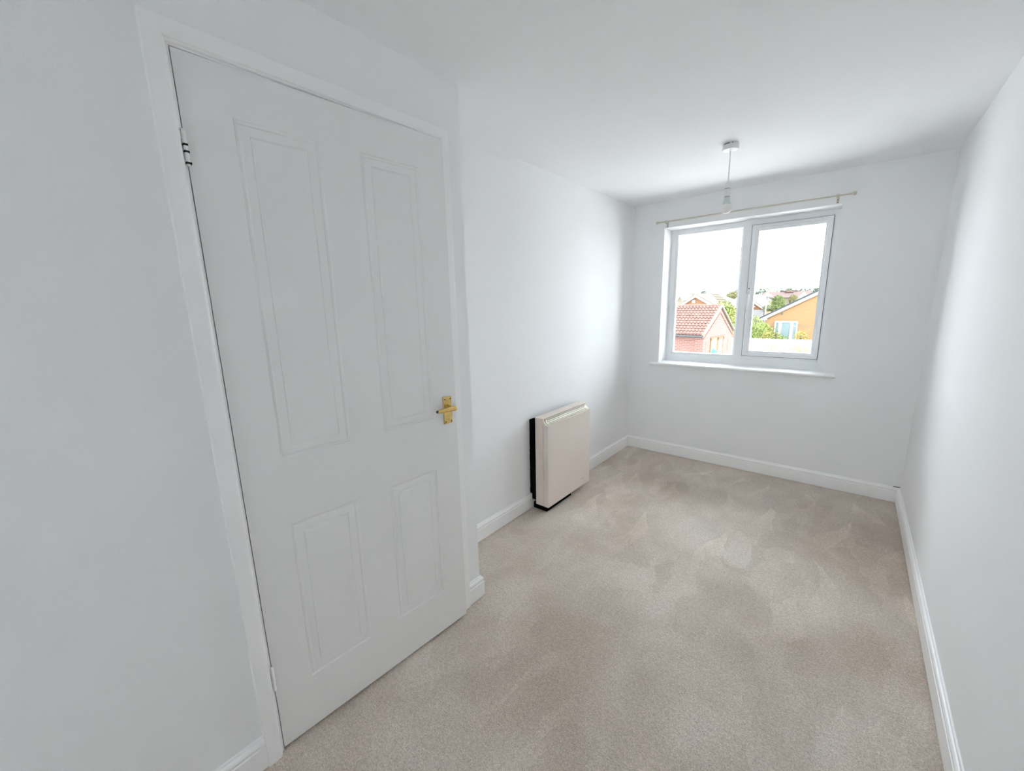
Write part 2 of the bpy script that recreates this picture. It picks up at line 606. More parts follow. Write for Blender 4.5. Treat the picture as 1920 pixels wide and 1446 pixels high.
bp_.loft([inset(0, 0), inset(0, 0.004), inset(0.0025, 0.007)])
bp_.build('backplate', 'brass', plate, bevel=0.0006)
for sy in (-1, 1):
    for z in (pz0 + 0.009, pz1 - 0.009):
        MB().lathe([(0.0, 0.0072), (0.0030, 0.0072), (0.0034, 0.0068), (0.0034, 0.0060)], (0, pc + sy * 0.0135, z), 'x', 12).build('screw', 'brass_dark', plate)
MB().lathe([(0.0125, 0.006), (0.0120, 0.010), (0.0095, 0.018), (0.0088, 0.034), (0.0095, 0.046)], (0, pc - 0.0025, 0.9965), 'x', 20).build('neck', 'brass', plate, smooth=True)
lv = []
for t, hh, dd, x in [(0.0, 0.0085, 0.006, 0.047), (0.004, 0.0100, 0.0075, 0.047), (0.030, 0.0100, 0.0070, 0.048), (0.060, 0.0082, 0.0060, 0.050),
                     (0.088, 0.0066, 0.0052, 0.051), (0.0915, 0.0060, 0.0046, 0.051)]:
    yy = pc + 0.008 - t
    zz = 0.9980 + t * 0.035
    ring = []
    for i in range(12):
        a = 2 * math.pi * i / 12
        ca, sa = math.cos(a), math.sin(a)
        ring.append((x + dd * math.copysign(abs(ca) ** 0.6, ca), yy, zz + hh * math.copysign(abs(sa) ** 0.6, sa)))
    lv.append(ring)
MB().loft(lv).build('lever', 'brass', plate, smooth=True)
ty = pc + 0.008 - 0.0915
MB().lathe([(0.0048, 0.0), (0.0050, -0.003), (0.0035, -0.0055), (0.0, -0.006)], (0.051, ty, 0.9980 + 0.0032), 'y', 12).build('lever_tip', 'brass_dark', plate, smooth=True)

for z0, z1, chipped in ((1.7365, 1.8127, True), (0.2370, 0.3130, False)):
    hg = empty('hinge', (0.005, -0.0015, 0))
    hg.parent = door
    hg['label'] = 'white painted butt hinge' + (' with dark chipped joints' if chipped else '')
    n = 5
    for k in range(n):
        a = z0 + (z1 - z0) * k / n
        b = z0 + (z1 - z0) * (k + 1) / n
        MB().lathe([(0.0040, a + 0.0012), (0.0046, a + 0.002), (0.0046, b - 0.002), (0.0040, b - 0.0012)], (0, 0, 0), 'z', 14).build('knuckle', 'gloss_white', hg, smooth=True)
    MB().lathe([(0.0034, z0 - 0.002), (0.0036, z1 + 0.002)], (0, 0, 0), 'z', 12).build('pin', 'gloss_white', hg)
    MB().lathe([(0.0026, z1 + 0.001), (0.0048, z1 + 0.003), (0.0030, z1 + 0.0055), (0.0, z1 + 0.006)], (0, 0, 0), 'z', 12).build('pin_cap', 'gloss_white', hg, smooth=True)
    if chipped:
        for k in (1, 2, 3):
            zz = z0 + (z1 - z0) * (k + 0.02) / n + (0.0 if k > 1 else -0.010)
            MB().box(-0.0055, 0.0052, -0.0046, 0.0050 + 0.001 * (3 - k), zz - 0.0020, zz + 0.0026).build('paint_chip', 'chipped_dark', hg, bevel=0.0008)

# ------------------------------------------------------------------ window in the far wall
win = struct(empty('window_1', (0.5 * (WX0 + WX1), L + 0.19, WZ0)), 'white plastic double window with one opening casement')
wo = win.location.copy()
FY = L + 0.19


def wpart(mb, name, mat, smooth=False, bevel=0.0, parent=None):
    o = mb.build(name, mat, parent or win, smooth=smooth, bevel=bevel)
    if parent is None:
        o.location = -wo
    return o


def frame_bars(x0, x1, z0, z1, w, prof, y):
    """Four mitred bars. prof: list of (distance inward from outer edge 0..1 of w, y offset)."""
    wl, wr, wb, wt = w
    out = []
    for side in 'lrbt':
        ra, rb = [], []
        for t, dy in prof:
            xl, xr, zb, ztp = x0 + wl * t, x1 - wr * t, z0 + wb * t, z1 - wt * t
            if side == 'l':
                ra.append((xl, y + dy, zb)); rb.append((xl, y + dy, ztp))
            elif side == 'r':
                ra.append((xr, y + dy, zb)); rb.append((xr, y + dy, ztp))
            elif side == 'b':
                ra.append((xl, y + dy, zb)); rb.append((xr, y + dy, zb))
            else:
                ra.append((xl, y + dy, ztp)); rb.append((xr, y + dy, ztp))
        out.append(MB().loft([ra, rb]))
    return out


FP = [(0, 0.066), (0, 0.001), (0.02, 0.0), (0.97, 0.0), (1.0, 0.002), (1.0, 0.066)]
for mb in frame_bars(WX0, WX1, WZ0, WZ1, (0.038, 0.0400, 0.060, 0.028), FP, FY):
    wpart(mb, 'frame_bar', 'upvc')
wpart(MB().box(0.895, 1.4155, FY + 0.0005, FY + 0.060, 0.9145, 0.9325), 'frame_rebate', 'upvc')
wpart(MB().box(0.895, 1.4155, FY + 0.0005, FY + 0.060, 1.9735, 1.9835), 'frame_rebate', 'upvc')
for mb in frame_bars(0.3095, 0.8425, 0.9145, 1.9835, (0.0165, 0.0155, 0.0165, 0.0145), [(0, 0.06), (0, 0.004), (0.08, 0.003), (0.30, 0.006), (1.0, 0.020), (1.0, 0.06)], FY):
    wpart(mb, 'glazing_bead', 'upvc')
# mullion with its pointed welded ends
mu = [(0.8400, 0.004), (0.8415, 0.0005), (0.845, 0.0), (0.898, 0.0), (0.9005, 0.001), (0.9015, 0.004)]
ra, rb = [], []
for x, dy in mu + [(0.9015, 0.066), (0.8400, 0.066)]:
    ra.append((x, FY + dy - 0.0006, WZ0 + 0.055)); rb.append((x, FY + dy - 0.0006, WZ1 - 0.024))
wpart(MB().loft([ra, rb]), 'mullion', 'upvc')
wpart(MB().prism([(0.8415, WZ0 + 0.0555), (0.9000, WZ0 + 0.0555), (0.8710, WZ0 + 0.030)], 'y', FY - 0.0007, FY + 0.01), 'mullion_weld', 'upvc')
SP = [(0, 0.050), (0, -0.0075), (0.05, -0.0095), (0.58, -0.0095), (0.66, -0.007), (0.70, -0.003), (1.0, 0.008), (1.0, 0.050)]
sash = empty('casement', wo)
sash.parent = win
sash.location = (0, 0, 0)
SX0, SX1, SZ0, SZ1 = 0.9035, 1.4125, 0.9345, 1.9715


def spart(mb, name, mat, smooth=False, bevel=0.0):
    o = mb.build(name, mat, sash, smooth=smooth, bevel=bevel)
    o.location = -wo
    return o


for mb in frame_bars(SX0, SX1, SZ0, SZ1, (0.047, 0.042, 0.041, 0.046), SP, FY):
    spart(mb, 'casement_rail', 'upvc')
# dark rubber gasket round the casement
gk = [(0, 0.004), (0, -0.004), (1.0, -0.004), (1.0, 0.004)]
for mb in frame_bars(SX0 - 0.0028, SX1 + 0.0028, SZ0 - 0.0028, SZ1 + 0.0028, (0.0035,) * 4, gk, FY - 0.001):
    spart(mb, 'gasket', 'gasket_grey')
spart(MB().box(0.952 - 0.006, 1.3705 + 0.006, FY + 0.020, FY + 0.026, 0.9755 - 0.006, 1.9255 + 0.006), 'pane', 'glass')
wpart(MB().box(0.326 - 0.006, 0.827 + 0.006, FY + 0.036, FY + 0.042, 0.931 - 0.006, 1.969 + 0.006), 'pane', 'glass')
spart(MB().prism([(FY - 0.0094, 1.9495), (FY - 0.0185, 1.9510), (FY - 0.0205, 1.9560), (FY - 0.0195, 1.9630), (FY - 0.0094, 1.9670)], 'x', 0.965, 1.346), 'trickle_vent', 'vent_white', bevel=0.001)
hd = empty('window_handle', (0, 0, 0))
hd.parent = sash
for o_ in (hd,):
    o_.location = -wo
MB().box(0.906, 0.930, FY - 0.0235, FY - 0.0093, 1.440, 1.492).build('handle_base', 'vent_white', hd, bevel=0.003)
MB().lathe([(0.0045, FY - 0.0245), (0.0045, FY - 0.0225)], (0.9180, 0, 1.482), 'y', 12).build('lock', 'dark_gap', hd)
MB().tube([(0.920, FY - 0.020, 1.458), (0.920, FY - 0.040, 1.456), (0.9195, FY - 0.049, 1.440), (0.918, FY - 0.051, 1.400), (0.916, FY - 0.049, 1.345), (0.9155, FY - 0.048, 1.318)],
          [0.0105, 0.0105, 0.0115, 0.0095, 0.0070, 0.0055]).build('handle_lever', 'vent_white', hd, smooth=True)
sill_prof = [(L + 0.192, WZ0 - 0.024), (L + 0.192, WZ0 + 0.002), (L - 0.018, WZ0 - 0.001), (L - 0.026, WZ0 - 0.005), (L - 0.029, WZ0 - 0.012), (L - 0.026, WZ0 - 0.020), (L - 0.018, WZ0 - 0.0245)]
ws = MB()
ws.prism([p for p in sill_prof], 'x', WX0 + 0.0005, WX1 - 0.0005)
nose = [(L - 0.0005, WZ0 - 0.0245), (L - 0.0005, WZ0 - 0.0005), (L - 0.018, WZ0 - 0.001), (L - 0.026, WZ0 - 0.005), (L - 0.029, WZ0 - 0.012), (L - 0.026, WZ0 - 0.020), (L - 0.018, WZ0 - 0.0245)]
ws.prism(nose, 'x', 0.193, WX0 + 0.0005)
ws.prism(nose, 'x', WX1 - 0.0005, 1.539)
wpart(ws, 'window_sill', 'gloss_white', smooth=True)

# ------------------------------------------------------------------ unseen window added behind the camera for fill daylight
fill_win = struct(empty('fill_window', (1.47, BACK - 0.15, 0.80)), 'unseen white window added to the rear wall for fill daylight')
for mb in frame_bars(B2[0], B2[1], B2[2], B2[3], (0.06,) * 4, [(0, 0.06), (0, 0), (1, 0.0), (1, 0.06)], BACK - 0.21):
    o = mb.build('frame_bar', 'upvc', fill_win)
    o.location = -fill_win.location
o = MB().box(1.55, 1.59, BACK - 0.21, BACK - 0.15, 0.92, 1.94).build('mullion', 'upvc', fill_win)
o.location = -fill_win.location
for xa, xb in ((1.305, 1.555), (1.585, 1.835)):
    o = MB().box(xa, xb, BACK - 0.183, BACK - 0.177, 0.915, 1.945).build('pane', 'glass', fill_win)
    o.location = -fill_win.location

# ------------------------------------------------------------------ curtain pole
pole = tag(empty('curtain_pole', (0.87, L, 2.05)), 'thin cream metal curtain pole with ball ends above the window', 'curtain pole')
PY = L - 0.05


def ppart(mb, name, mat='pole_cream', smooth=True, bevel=0.0):
    o = mb.build(name, mat, pole, smooth=smooth, bevel=bevel)
    o.location = -pole.location
    return o


def pz(x):
    return 2.0525 + (x - 0.225) * 0.0035


ppart(MB().tube([(0.238, PY, pz(0.238)), (1.200, PY, pz(1.2))], 0.0062, 14), 'rod')
ppart(MB().tube([(1.19, PY, pz(1.19)), (1.498, PY, pz(1.498))], 0.0050, 14), 'rod')
for x, s, r in ((0.225, -1, 0.012), (1.5145, 1, 0.0125)):
    ppart(MB().lathe([(0.0, -r)] + [(r * math.sin(a), -r * math.cos(a)) for a in [math.pi * k / 10 for k in range(1, 10)]] + [(0.0, r)], (x, PY, pz(x)), 'x', 20), 'finial')
    xa = x - s * 0.017
    ppart(MB().lathe([(0.0055, -0.003), (0.0088, -0.002), (0.0088, 0.002), (0.0055, 0.003)], (xa, PY, pz(xa)), 'x', 16), 'collar')
for x in (0.296, 1.430):
    z = pz(x)
    br = empty('bracket', (0, 0, 0))
    br.parent = pole
    br.location = -pole.location
    MB().box(x - 0.0075, x + 0.0075, L - 0.003, L - 0.0003, z - 0.040, z + 0.006).build('wall_plate', 'pole_cream', br, bevel=0.001)
    MB().prism([(L - 0.003, z - 0.014), (L - 0.003, z - 0.008), (PY - 0.004, z - 0.0085), (PY - 0.004, z - 0.0115)], 'x', x - 0.005, x + 0.005).build('arm', 'pole_cream', br)
    MB().lathe([(0.0095, -0.009), (0.0095, 0.009)], (x, PY, z), 'x', 16).build('cup', 'pole_cream', br, smooth=True)
    for zz in (z - 0.020, z - 0.034):
        MB().lathe([(0.003, L - 0.0042), (0.003, L - 0.002)], (x, 0, zz), 'y', 10).build('screw', 'brass_dark', br)

# ------------------------------------------------------------------ pendant light
px, py = 0.983, 2.626
pend = tag(empty('pendant_light', (px, py, H)), 'white ceiling rose and flex holding a bare bulb', 'pendant light')
MB().lathe([(0.0, 0.0), (0.0395, 0.0), (0.0395, -0.004)], (0, 0, 0), 'z', 36).build('rose_base', 'plastic_white', pend, smooth=True)
MB().lathe([(0.036, -0.0035), (0.0415, -0.005), (0.0410, -0.026), (0.0370, -0.031), (0.012, -0.0345), (0.006, -0.036), (0.0, -0.036)], (0, 0, 0), 'z', 36).build('ceiling_rose', 'plastic_white', pend, smooth=True)
for a0, a1 in ((-125, -85), (-70, -62)):
    ring = []
    mbs = MB()
    for k in range(9):
        a = math.radians(a0 + (a1 - a0) * k / 8)
        ring.append(a)
    for a, b in zip(ring, ring[1:]):
        mbs.add([(0.0418 * math.cos(t), 0.0418 * math.sin(t), z) for t in (a, b) for z in (-0.0075, -0.0035)], [(0, 1, 3, 2)])
    mbs.build('rose_slot', 'dark_gap', pend)
MB().tube([(0, 0, -0.034), (0.0005, 0, -0.10), (0.0, 0, -0.197)], 0.0031, 10).build('flex', 'plastic_white', pend, smooth=True)
MB().lathe([(0.004, -0.190), (0.0085, -0.194), (0.0125, -0.203), (0.0148, -0.214), (0.0155, -0.226)], (0, 0, 0), 'z', 24).build('holder_cap', 'plastic_white', pend, smooth=True)
MB().lathe([(0.0140, -0.2255), (0.0140, -0.229)], (0, 0, 0), 'z', 24).build('holder_joint', 'dark_gap', pend)
MB().lathe([(0.0158, -0.2285), (0.0160, -0.266), (0.0150, -0.268)], (0, 0, 0), 'z', 24).build('holder_skirt', 'plastic_white', pend, smooth=True)
MB().lathe([(0.0138, -0.2675), (0.0138, -0.271)], (0, 0, 0), 'z', 24).build('holder_joint', 'dark_gap', pend)
bulb = MB().lathe([(0.0142, -0.2705), (0.0150, -0.280), (0.0165, -0.291), (0.0215, -0.304), (0.0255, -0.3105)], (0, 0, 0), 'z', 28).build('bulb', 'bulb_collar', pend, smooth=True)
MB().lathe([(0.0255, -0.3103), (0.0288, -0.318), (0.0296, -0.327), (0.0283, -0.337), (0.0245, -0.346), (0.0180, -0.3525), (0.0095, -0.3560), (0.0, -0.3568)], (0, 0, 0), 'z', 28).build('globe', 'bulb_globe', bulb, smooth=True)

# ------------------------------------------------------------------ storage heater
HY0, HY1 = 2.060, 2.612
heat = tag(empty('storage_heater', (0.08, 0.5 * (HY0 + HY1), 0)), 'slim beige storage heater with black back fixed low on the white wall', 'heater')


def hpart(mb, name, mat, smooth=False, bevel=0.0, label=None):
    o = mb.build(name, mat, heat, smooth=smooth, bevel=bevel)
    o.location = -heat.location
    if label:
        o['label'] = label
    return o


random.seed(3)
# ragged black back plate; its black also paints the shaded gap to the wall
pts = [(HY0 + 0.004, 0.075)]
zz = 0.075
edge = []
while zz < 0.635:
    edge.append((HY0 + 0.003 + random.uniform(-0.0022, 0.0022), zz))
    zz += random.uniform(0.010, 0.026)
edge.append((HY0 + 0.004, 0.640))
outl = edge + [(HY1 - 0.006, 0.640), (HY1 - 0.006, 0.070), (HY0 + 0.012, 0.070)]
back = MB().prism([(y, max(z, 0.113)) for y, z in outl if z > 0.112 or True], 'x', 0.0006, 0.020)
hpart(back, 'gap_shade_spacer', 'heater_black')  # black filler painting the shade between heater and wall
hpart(MB().prism(outl, 'x', 0.0185, 0.052), 'back_panel', 'heater_black', label='ragged black back panel that also paints the shaded gap')
hpart(MB().box(0.052, 0.1165, HY0, HY1, 0.046, 0.650), 'body', 'heater_cream', bevel=0.0025)
hpart(MB().box(0.050, 0.1165, HY0 - 0.0005, HY1 + 0.0005, 0.6512, 0.664), 'top_cap', 'heater_cream', bevel=0.0025)
hpart(MB().box(0.1172, 0.155, HY0 + 0.0006, HY1 - 0.0006, 0.044, 0.618), 'front_panel', 'heater_front', bevel=0.003)
# scooped outlet with end cheeks
R_ = 0.040
arc = []
for k in range(9):
    a = math.radians(180 + 90 * k / 8)
    arc.append((0.1565 + R_ * math.cos(a), 0.6605 + R_ * math.sin(a)))
chk = [(0.1170, 0.6605)] + arc[0:] + [(0.1565, 0.6190), (0.1170, 0.6190)]
for ya, yb in ((HY0, HY0 + 0.016), (HY1 - 0.016, HY1)):
    hpart(MB().prism([(x, z) for x, z in chk], 'y', ya, yb), 'outlet_cheek', 'grille_cream', smooth=True)
hpart(MB().prism([(0.1165, 0.664), (0.1185, 0.664), (0.1185, 0.6585), (0.1165, 0.6585)], 'y', HY0 + 0.001, HY1 - 0.001), 'outlet_lip', 'heater_cream')
hpart(MB().box(0.150, 0.1563, HY0 + 0.001, HY1 - 0.001, 0.6185, 0.6215), 'outlet_lip', 'grille_cream', bevel=0.001)
# perforated curved grille: staggered slots
gr = MB()
nr, nc = 9, 100
ga = []
for k in range(nr + 1):
    a = math.radians(183 + 84 * k / nr)
    ga.append((0.1575 + 0.036 * math.cos(a), 0.6585 + 0.036 * math.sin(a)))
y0g, y1g = HY0 + 0.016, HY1 - 0.016
for k in range(nr):
    for c in range(nc):
        if k % 2 == 1 and (c + (k // 2) * 1) % 2 == 0 and 2 < c < nc - 3:
            continue
        ya, yb = y0g + (y1g - y0g) * c / nc, y0g + (y1g - y0g) * (c + 1) / nc
        (xa, za), (xb, zb) = ga[k], ga[k + 1]
        gr.add([(xa, ya, za), (xa, yb, za), (xb, yb, zb), (xb, ya, zb)], [(0, 1, 2, 3)])
g = hpart(gr, 'outlet_grille', 'grille_cream', label='perforated pale outlet grille')
hpart(MB().prism([(0.1172, 0.6195), (0.1172, 0.6560), (0.1196, 0.6560), (0.1300, 0.6290), (0.1490, 0.6195)], 'y', y0g, y1g), 'outlet_core', 'heater_black')
hpart(MB().box(0.052, 0.117, 2.4505, 2.4512, 0.6638, 0.6644), 'cap_joint', 'cable_tan')
hpart(MB().box(0.022, 0.132, HY0 + 0.015, 2.385, 0.006, 0.047), 'underside_shade', 'heater_black')  # black underside block, deep shade under the heater put into its colour
hpart(MB().box(0.1548, 0.1554, 2.487, 2.524, 0.1000, 0.1022), 'badge', 'badge')
hpart(MB().tube([(0.10, 2.395, 0.047), (0.108, 2.397, 0.022), (0.112, 2.405, 0.008), (0.113, 2.418, 0.007), (0.110, 2.428, 0.020), (0.10, 2.430, 0.047)], 0.0042, 10), 'supply_cable', 'cable_tan', smooth=True)

# ------------------------------------------------------------------ outside
GZ = -2.8
struct(MB().box(-60, 40, L + 1.0, 140, GZ - 0.3, GZ).build('ground', 'bounce_ground'), 'unseen ground outside, made pale to bounce daylight indoors')


def wavy_roof(mb, A, U, V, lu, lv, pitch_u, course, amp=0.022, step=0.022, nu=6):
    """Interlocking roll tiles: A top-left corner, U along the eaves, V down the slope (unit), N out of the slope."""
    A, U, V = Vector(A), Vector(U).normalized(), Vector(V).normalized()
    Nn = V.cross(U).normalized()
    if Nn.z < 0:
        Nn = -Nn
    cols_ = int(lu / pitch_u * nu)
    rows_ = int(math.ceil(lv / course))
    for r in range(rows_):
        v0, v1 = r * course, min(lv, (r + 1) * course + 0.03)
        vs, fs = [], []
        for c in range(cols_ + 1):
            u = lu * c / cols_
            ph = 2 * math.pi * u / pitch_u
            w = amp * (0.5 + 0.5 * math.sin(ph)) ** 1.5
            top = A + U * u + V * v0 + Nn * (w * 0.9)
            bot = A + U * u + V * v1 + Nn * (w + step)
            low = A + U * u + V * v1 + Nn * (w * 0.5 - 0.004)
            vs += [top, bot, low]
        for c in range(cols_):
            a, b = 3 * c, 3 * (c + 1)
            fs += [(a, b, b + 1, a + 1), (a + 1, b + 1, b + 2, a + 2)]
        mb.add(vs, fs)
    return mb


# --- red brick outbuilding with roll-tiled roof (local frame turned a few degrees)
out = tag(empty('brick_outbuilding', (-3.404, 19.0, GZ), math.radians(-8)),
          'red brick outbuilding with terracotta roll tiles and timber glazed doors in its gable', 'outbuilding')
ez, rz_, gw = -0.10 - GZ, 1.168 - GZ, 3.60            # eave, ridge (local z), gable width
xl = -2.06
ap = gw / 2
sl = (rz_ - ez) / ap
wi = 0.16                                             # eaves overhang
wall_top = ez + sl * wi - 0.06


def opart(mb, name, mat, **k):
    return mb.build(name, mat, out, **k)


opart(MB().prism([(wi, 0), (gw - wi, 0), (gw - wi, wall_top), (ap, rz_ - 0.08), (wi, wall_top)], 'x', xl + 0.06, -0.05), 'wall', 'brick_red')
ln = math.hypot(ap, rz_ - ez)
rf = MB()
wavy_roof(rf, (xl, ap, rz_), (1, 0, 0), (0, -ap, ez - rz_), -xl, ln, 0.158, 0.192, 0.046, 0.040)
wavy_roof(rf, (xl, ap, rz_), (1, 0, 0), (0, ap, ez - rz_), -xl, ln, 0.158, 0.192, 0.046, 0.040)
ro = opart(rf, 'roof_tiles', 'tile_terracotta', fix=False)
ro['kind'] = 'stuff'
for k in range(7):
    x0 = xl + (-xl) * k / 7
    ring = lambda x, r: [(x, ap + r * math.cos(t), rz_ - 0.015 + r * math.sin(t)) for t in [math.pi * j / 8 for j in range(9)]]
    opart(MB().loft([ring(x0, 0.085), ring(x0 + (-xl) / 7 - 0.012, 0.085)]), 'ridge_tile', 'tile_terracotta')
for s in (-1, 1):
    q = [(ap, rz_ + 0.055), (ap + s * (ap + 0.03), ez + 0.035), (ap + s * (ap + 0.03), ez - 0.055), (ap, rz_ - 0.055)]
    opart(MB().prism(q, 'x', -0.045, 0.035), 'verge', 'verge_cream')
    q = [(ap, rz_ - 0.30), (ap + s * (ap - wi), wall_top - 0.20), (ap + s * (ap - wi), wall_top - 0.235), (ap, rz_ - 0.335)]
    opart(MB().prism(q, 'x', -0.05, -0.015), 'corbel_course', 'brick_red')
opart(MB().tube([(xl, -0.035, ez - 0.05), (0.0, -0.035, ez - 0.05)], 0.055, 10), 'gutter', 'gutter_grey', smooth=True)
opart(MB().box(xl + 0.1, -0.42, wi - 0.03, wi + 0.01, wall_top - 0.17, wall_top - 0.03), 'fascia_board', 'timber_orange')
opart(MB().box(-0.42, -0.05, wi - 0.035, wi + 0.01, 0, wall_top - 0.05), 'corner_pier', 'brick_red')
gt = -0.29 - GZ
opart(MB().box(-0.055, -0.03, 0.88, 2.42, gt, gt + 0.05), 'door_head', 'timber_orange')
for y0, y1 in ((0.90, 1.64), (1.68, 2.40)):
    gd = empty('glazed_door', (0, 0, 0))
    gd.parent = out
    MB().box(-0.05, -0.012, y0, y0 + 0.12, gt - 2.0, gt).box(-0.05, -0.012, y1 - 0.14, y1, gt - 2.0, gt).box(-0.05, -0.012, y0, y1, gt - 0.12, gt).build('door_frame', 'timber_orange' if y0 > 1 else 'timber_cream', gd)
    MB().box(-0.05, -0.022, y0 + 0.12, y1 - 0.14, gt - 2.0, gt - 0.12).build('pane', 'pale_glass', gd)
    MB().box(-0.045, -0.018, y0 + 0.2, y0 + 0.40, gt - 2.0, gt - 0.12).build('curtain', 'curtain_white', gd)
for y0 in (0.45, 2.95):
    opart(MB().box(-0.055, -0.042, y0, y0 + 0.07, gt - 0.75, gt - 0.12), 'vent_slot', 'brick_red')

# --- teal round-topped bin in front of the outbuilding
bin_ = tag(empty('garden_bin', (-2.448, 17.0, GZ)), 'teal round-topped bin in front of the brick outbuilding', 'bin')
MB().lathe([(0.08, 0.0), (0.085, 1.2), (0.095, 2.20)], (0, 0, 0), 'z', 20).build('bin_body', 'teal', bin_, smooth=True)
MB().lathe([(0.104, 2.20), (0.110, 2.26), (0.100, 2.32), (0.072, 2.365), (0.0, 2.385)], (0, 0, 0), 'z', 20).build('lid', 'teal', bin_, smooth=True)
MB().lathe([(0.108, 2.240), (0.113, 2.246), (0.108, 2.252)], (0, 0, 0), 'z', 20).build('rim', 'teal', bin_)


def gable_y(name, label, y, depth, xL, xA, xR, zE_L, zA, zE_R, wallmat, roofmat, bargemat, barge=0.22, rt=0.10, wall_in=0.35, cat='house', over=0.3, base=GZ, roof_kind=None):
    """House with its gable facing the room: eaves at xL / xR, apex xA."""
    h = tag(empty(name, (xA, y, base)), label, cat)
    off = Vector((-xA, -y, -base))

    def part(mb, nm, mat, **k):
        o_ = mb.build(nm, mat, h, **k)
        o_.location = off
        return o_
    sL, sR = (zA - zE_L) / (xA - xL), (zA - zE_R) / (xR - xA)
    part(MB().prism([(xL + wall_in, base), (xR - wall_in, base), (xR - wall_in, zE_R + sR * wall_in - rt - 0.02), (xA, zA - rt - 0.02), (xL + wall_in, zE_L + sL * wall_in - rt - 0.02)], 'y', y + over, y + depth - 0.2), 'wall', wallmat)
    part(MB().prism([(xL, zE_L), (xA, zA), (xA, zA - rt), (xL, zE_L - rt)], 'y', y, y + depth), 'roof', roofmat)
    part(MB().prism([(xR, zE_R), (xA, zA), (xA, zA - rt), (xR, zE_R - rt)], 'y', y, y + depth), 'roof', roofmat)
    part(MB().prism([(xL, zE_L - rt), (xA, zA - rt), (xA, zA - rt - barge), (xL + 0.02, zE_L - rt - barge * 0.8)], 'y', y - 0.03, y + 0.02), 'bargeboard', bargemat)
    part(MB().prism([(xR, zE_R - rt), (xA, zA - rt), (xA, zA - rt - barge), (xR - 0.02, zE_R - rt - barge * 0.8)], 'y', y - 0.03, y + 0.02), 'bargeboard', bargemat)
    return h, part


# --- orange brick bungalow
bung, part = gable_y('brick_bungalow', 'orange brick bungalow with white bargeboards and patio doors', 36.0, 9.0, -3.986, 0.60, 5.19, 0.042, 2.635, 0.042,
                     'brick_orange', 'tile_slate', 'render_white', barge=0.24, rt=0.13, wall_in=0.45, over=0.10)
part(MB().prism([(-3.97, -0.125), (-3.45, -0.125), (-3.45, 0.19), (-3.97, -0.10)], 'y', 35.955, 36.095), 'eaves_box', 'render_white')
part(MB().box(-2.60, -2.50, 36.07, 36.11, 0.27, 0.37), 'wall_vent', 'gutter_grey')
part(MB().box(-3.5, 4.7, 36.085, 36.12, -0.56, -0.53), 'string_course', 'verge_cream')
pd = part(MB().box(-2.95, -2.86, 36.05, 36.12, -2.7, -0.32).box(-1.60, -1.51, 36.05, 36.12, -2.7, -0.32).box(-2.95, -1.51, 36.05, 36.12, -0.32, -0.20)
          .box(-2.70, -2.48, 36.05, 36.12, -2.7, -0.32).box(-1.97, -1.78, 36.05, 36.12, -2.7, -0.32).box(-1.78, -1.60, 36.05, 36.12, -0.60, -0.55), 'patio_door', 'render_white', fix=False)
for x0, x1, z0, z1 in ((-2.86, -2.70, -2.6, -0.32), (-2.48, -1.97, -2.6, -0.32), (-1.78, -1.60, -2.6, -0.60), (-1.78, -1.60, -0.55, -0.32)):
    MB().box(x0, x1, 36.075, 36.11, z0, z1).build('pane', 'pale_glass', pd)

# --- cream tiled house behind the outbuilding: hipped main roof with a front gable wing
gh, part = gable_y('gabled_house', 'house with white bargeboards, orange gable and cream hipped roof above the outbuilding', 42.0, 6.0, -12.0, -10.41, -8.70, 1.02, 2.08, 1.06,
                   'brick_deep_orange', 'tile_tan', 'render_white', barge=0.27, rt=0.06, wall_in=0.3, over=0.2)
e = [(-12.3, 43.2, 0.62), (-7.0, 43.2, 0.62), (-7.0, 53, 0.62), (-12.3, 53, 0.62), (-12.0, 48, 2.16), (-9.95, 48, 2.16)]
hp_ = MB()
n_c = 9
for k in range(n_c):                                   # stepped courses on the slope that faces the room, plain slopes elsewhere
    t0, t1 = k / n_c, (k + 1) / n_c
    la, lb = Vector(e[0]).lerp(Vector(e[4]), t0), Vector(e[1]).lerp(Vector(e[5]), t0)
    ua, ub = Vector(e[0]).lerp(Vector(e[4]), t1), Vector(e[1]).lerp(Vector(e[5]), t1)
    up = Vector((0, 0, 0.05))
    hp_.add([la + up, lb + up, ub, ua, la, lb], [(0, 1, 2, 3), (4, 5, 1, 0)])
hp_.add(e, [(1, 2, 5), (2, 3, 4, 5), (3, 0, 4), (0, 3, 2, 1)])
part(hp_, 'roof', 'tile_tan')
part(MB().box(-12.1, -7.3, 43.5, 52.7, GZ, 0.62), 'wall', 'brick_deep_orange')
part(MB().box(-10.75, -10.45, 42.15, 42.21, 1.20, 1.50), 'wall_vent', 'render_white')

# --- tan roofed garage with white door
gg, part = gable_y('tan_roofed_garage', 'garage with tan roof, orange gable and white door beyond the brick bungalow eaves', 54.0, 7.5, -9.68, -7.94, -6.15, 0.32, 1.67, 0.32,
                   'brick_deep_orange', 'tile_tan', 'render_white', barge=0.26, rt=0.06, wall_in=0.12, over=0.2)
gdo = part(MB().box(-8.96, -6.39, 54.14, 54.20, GZ, 0.25), 'garage_door', 'render_white')
part(MB().box(-6.31, -6.24, 54.12, 54.2, GZ, 0.32), 'downpipe', 'render_white')

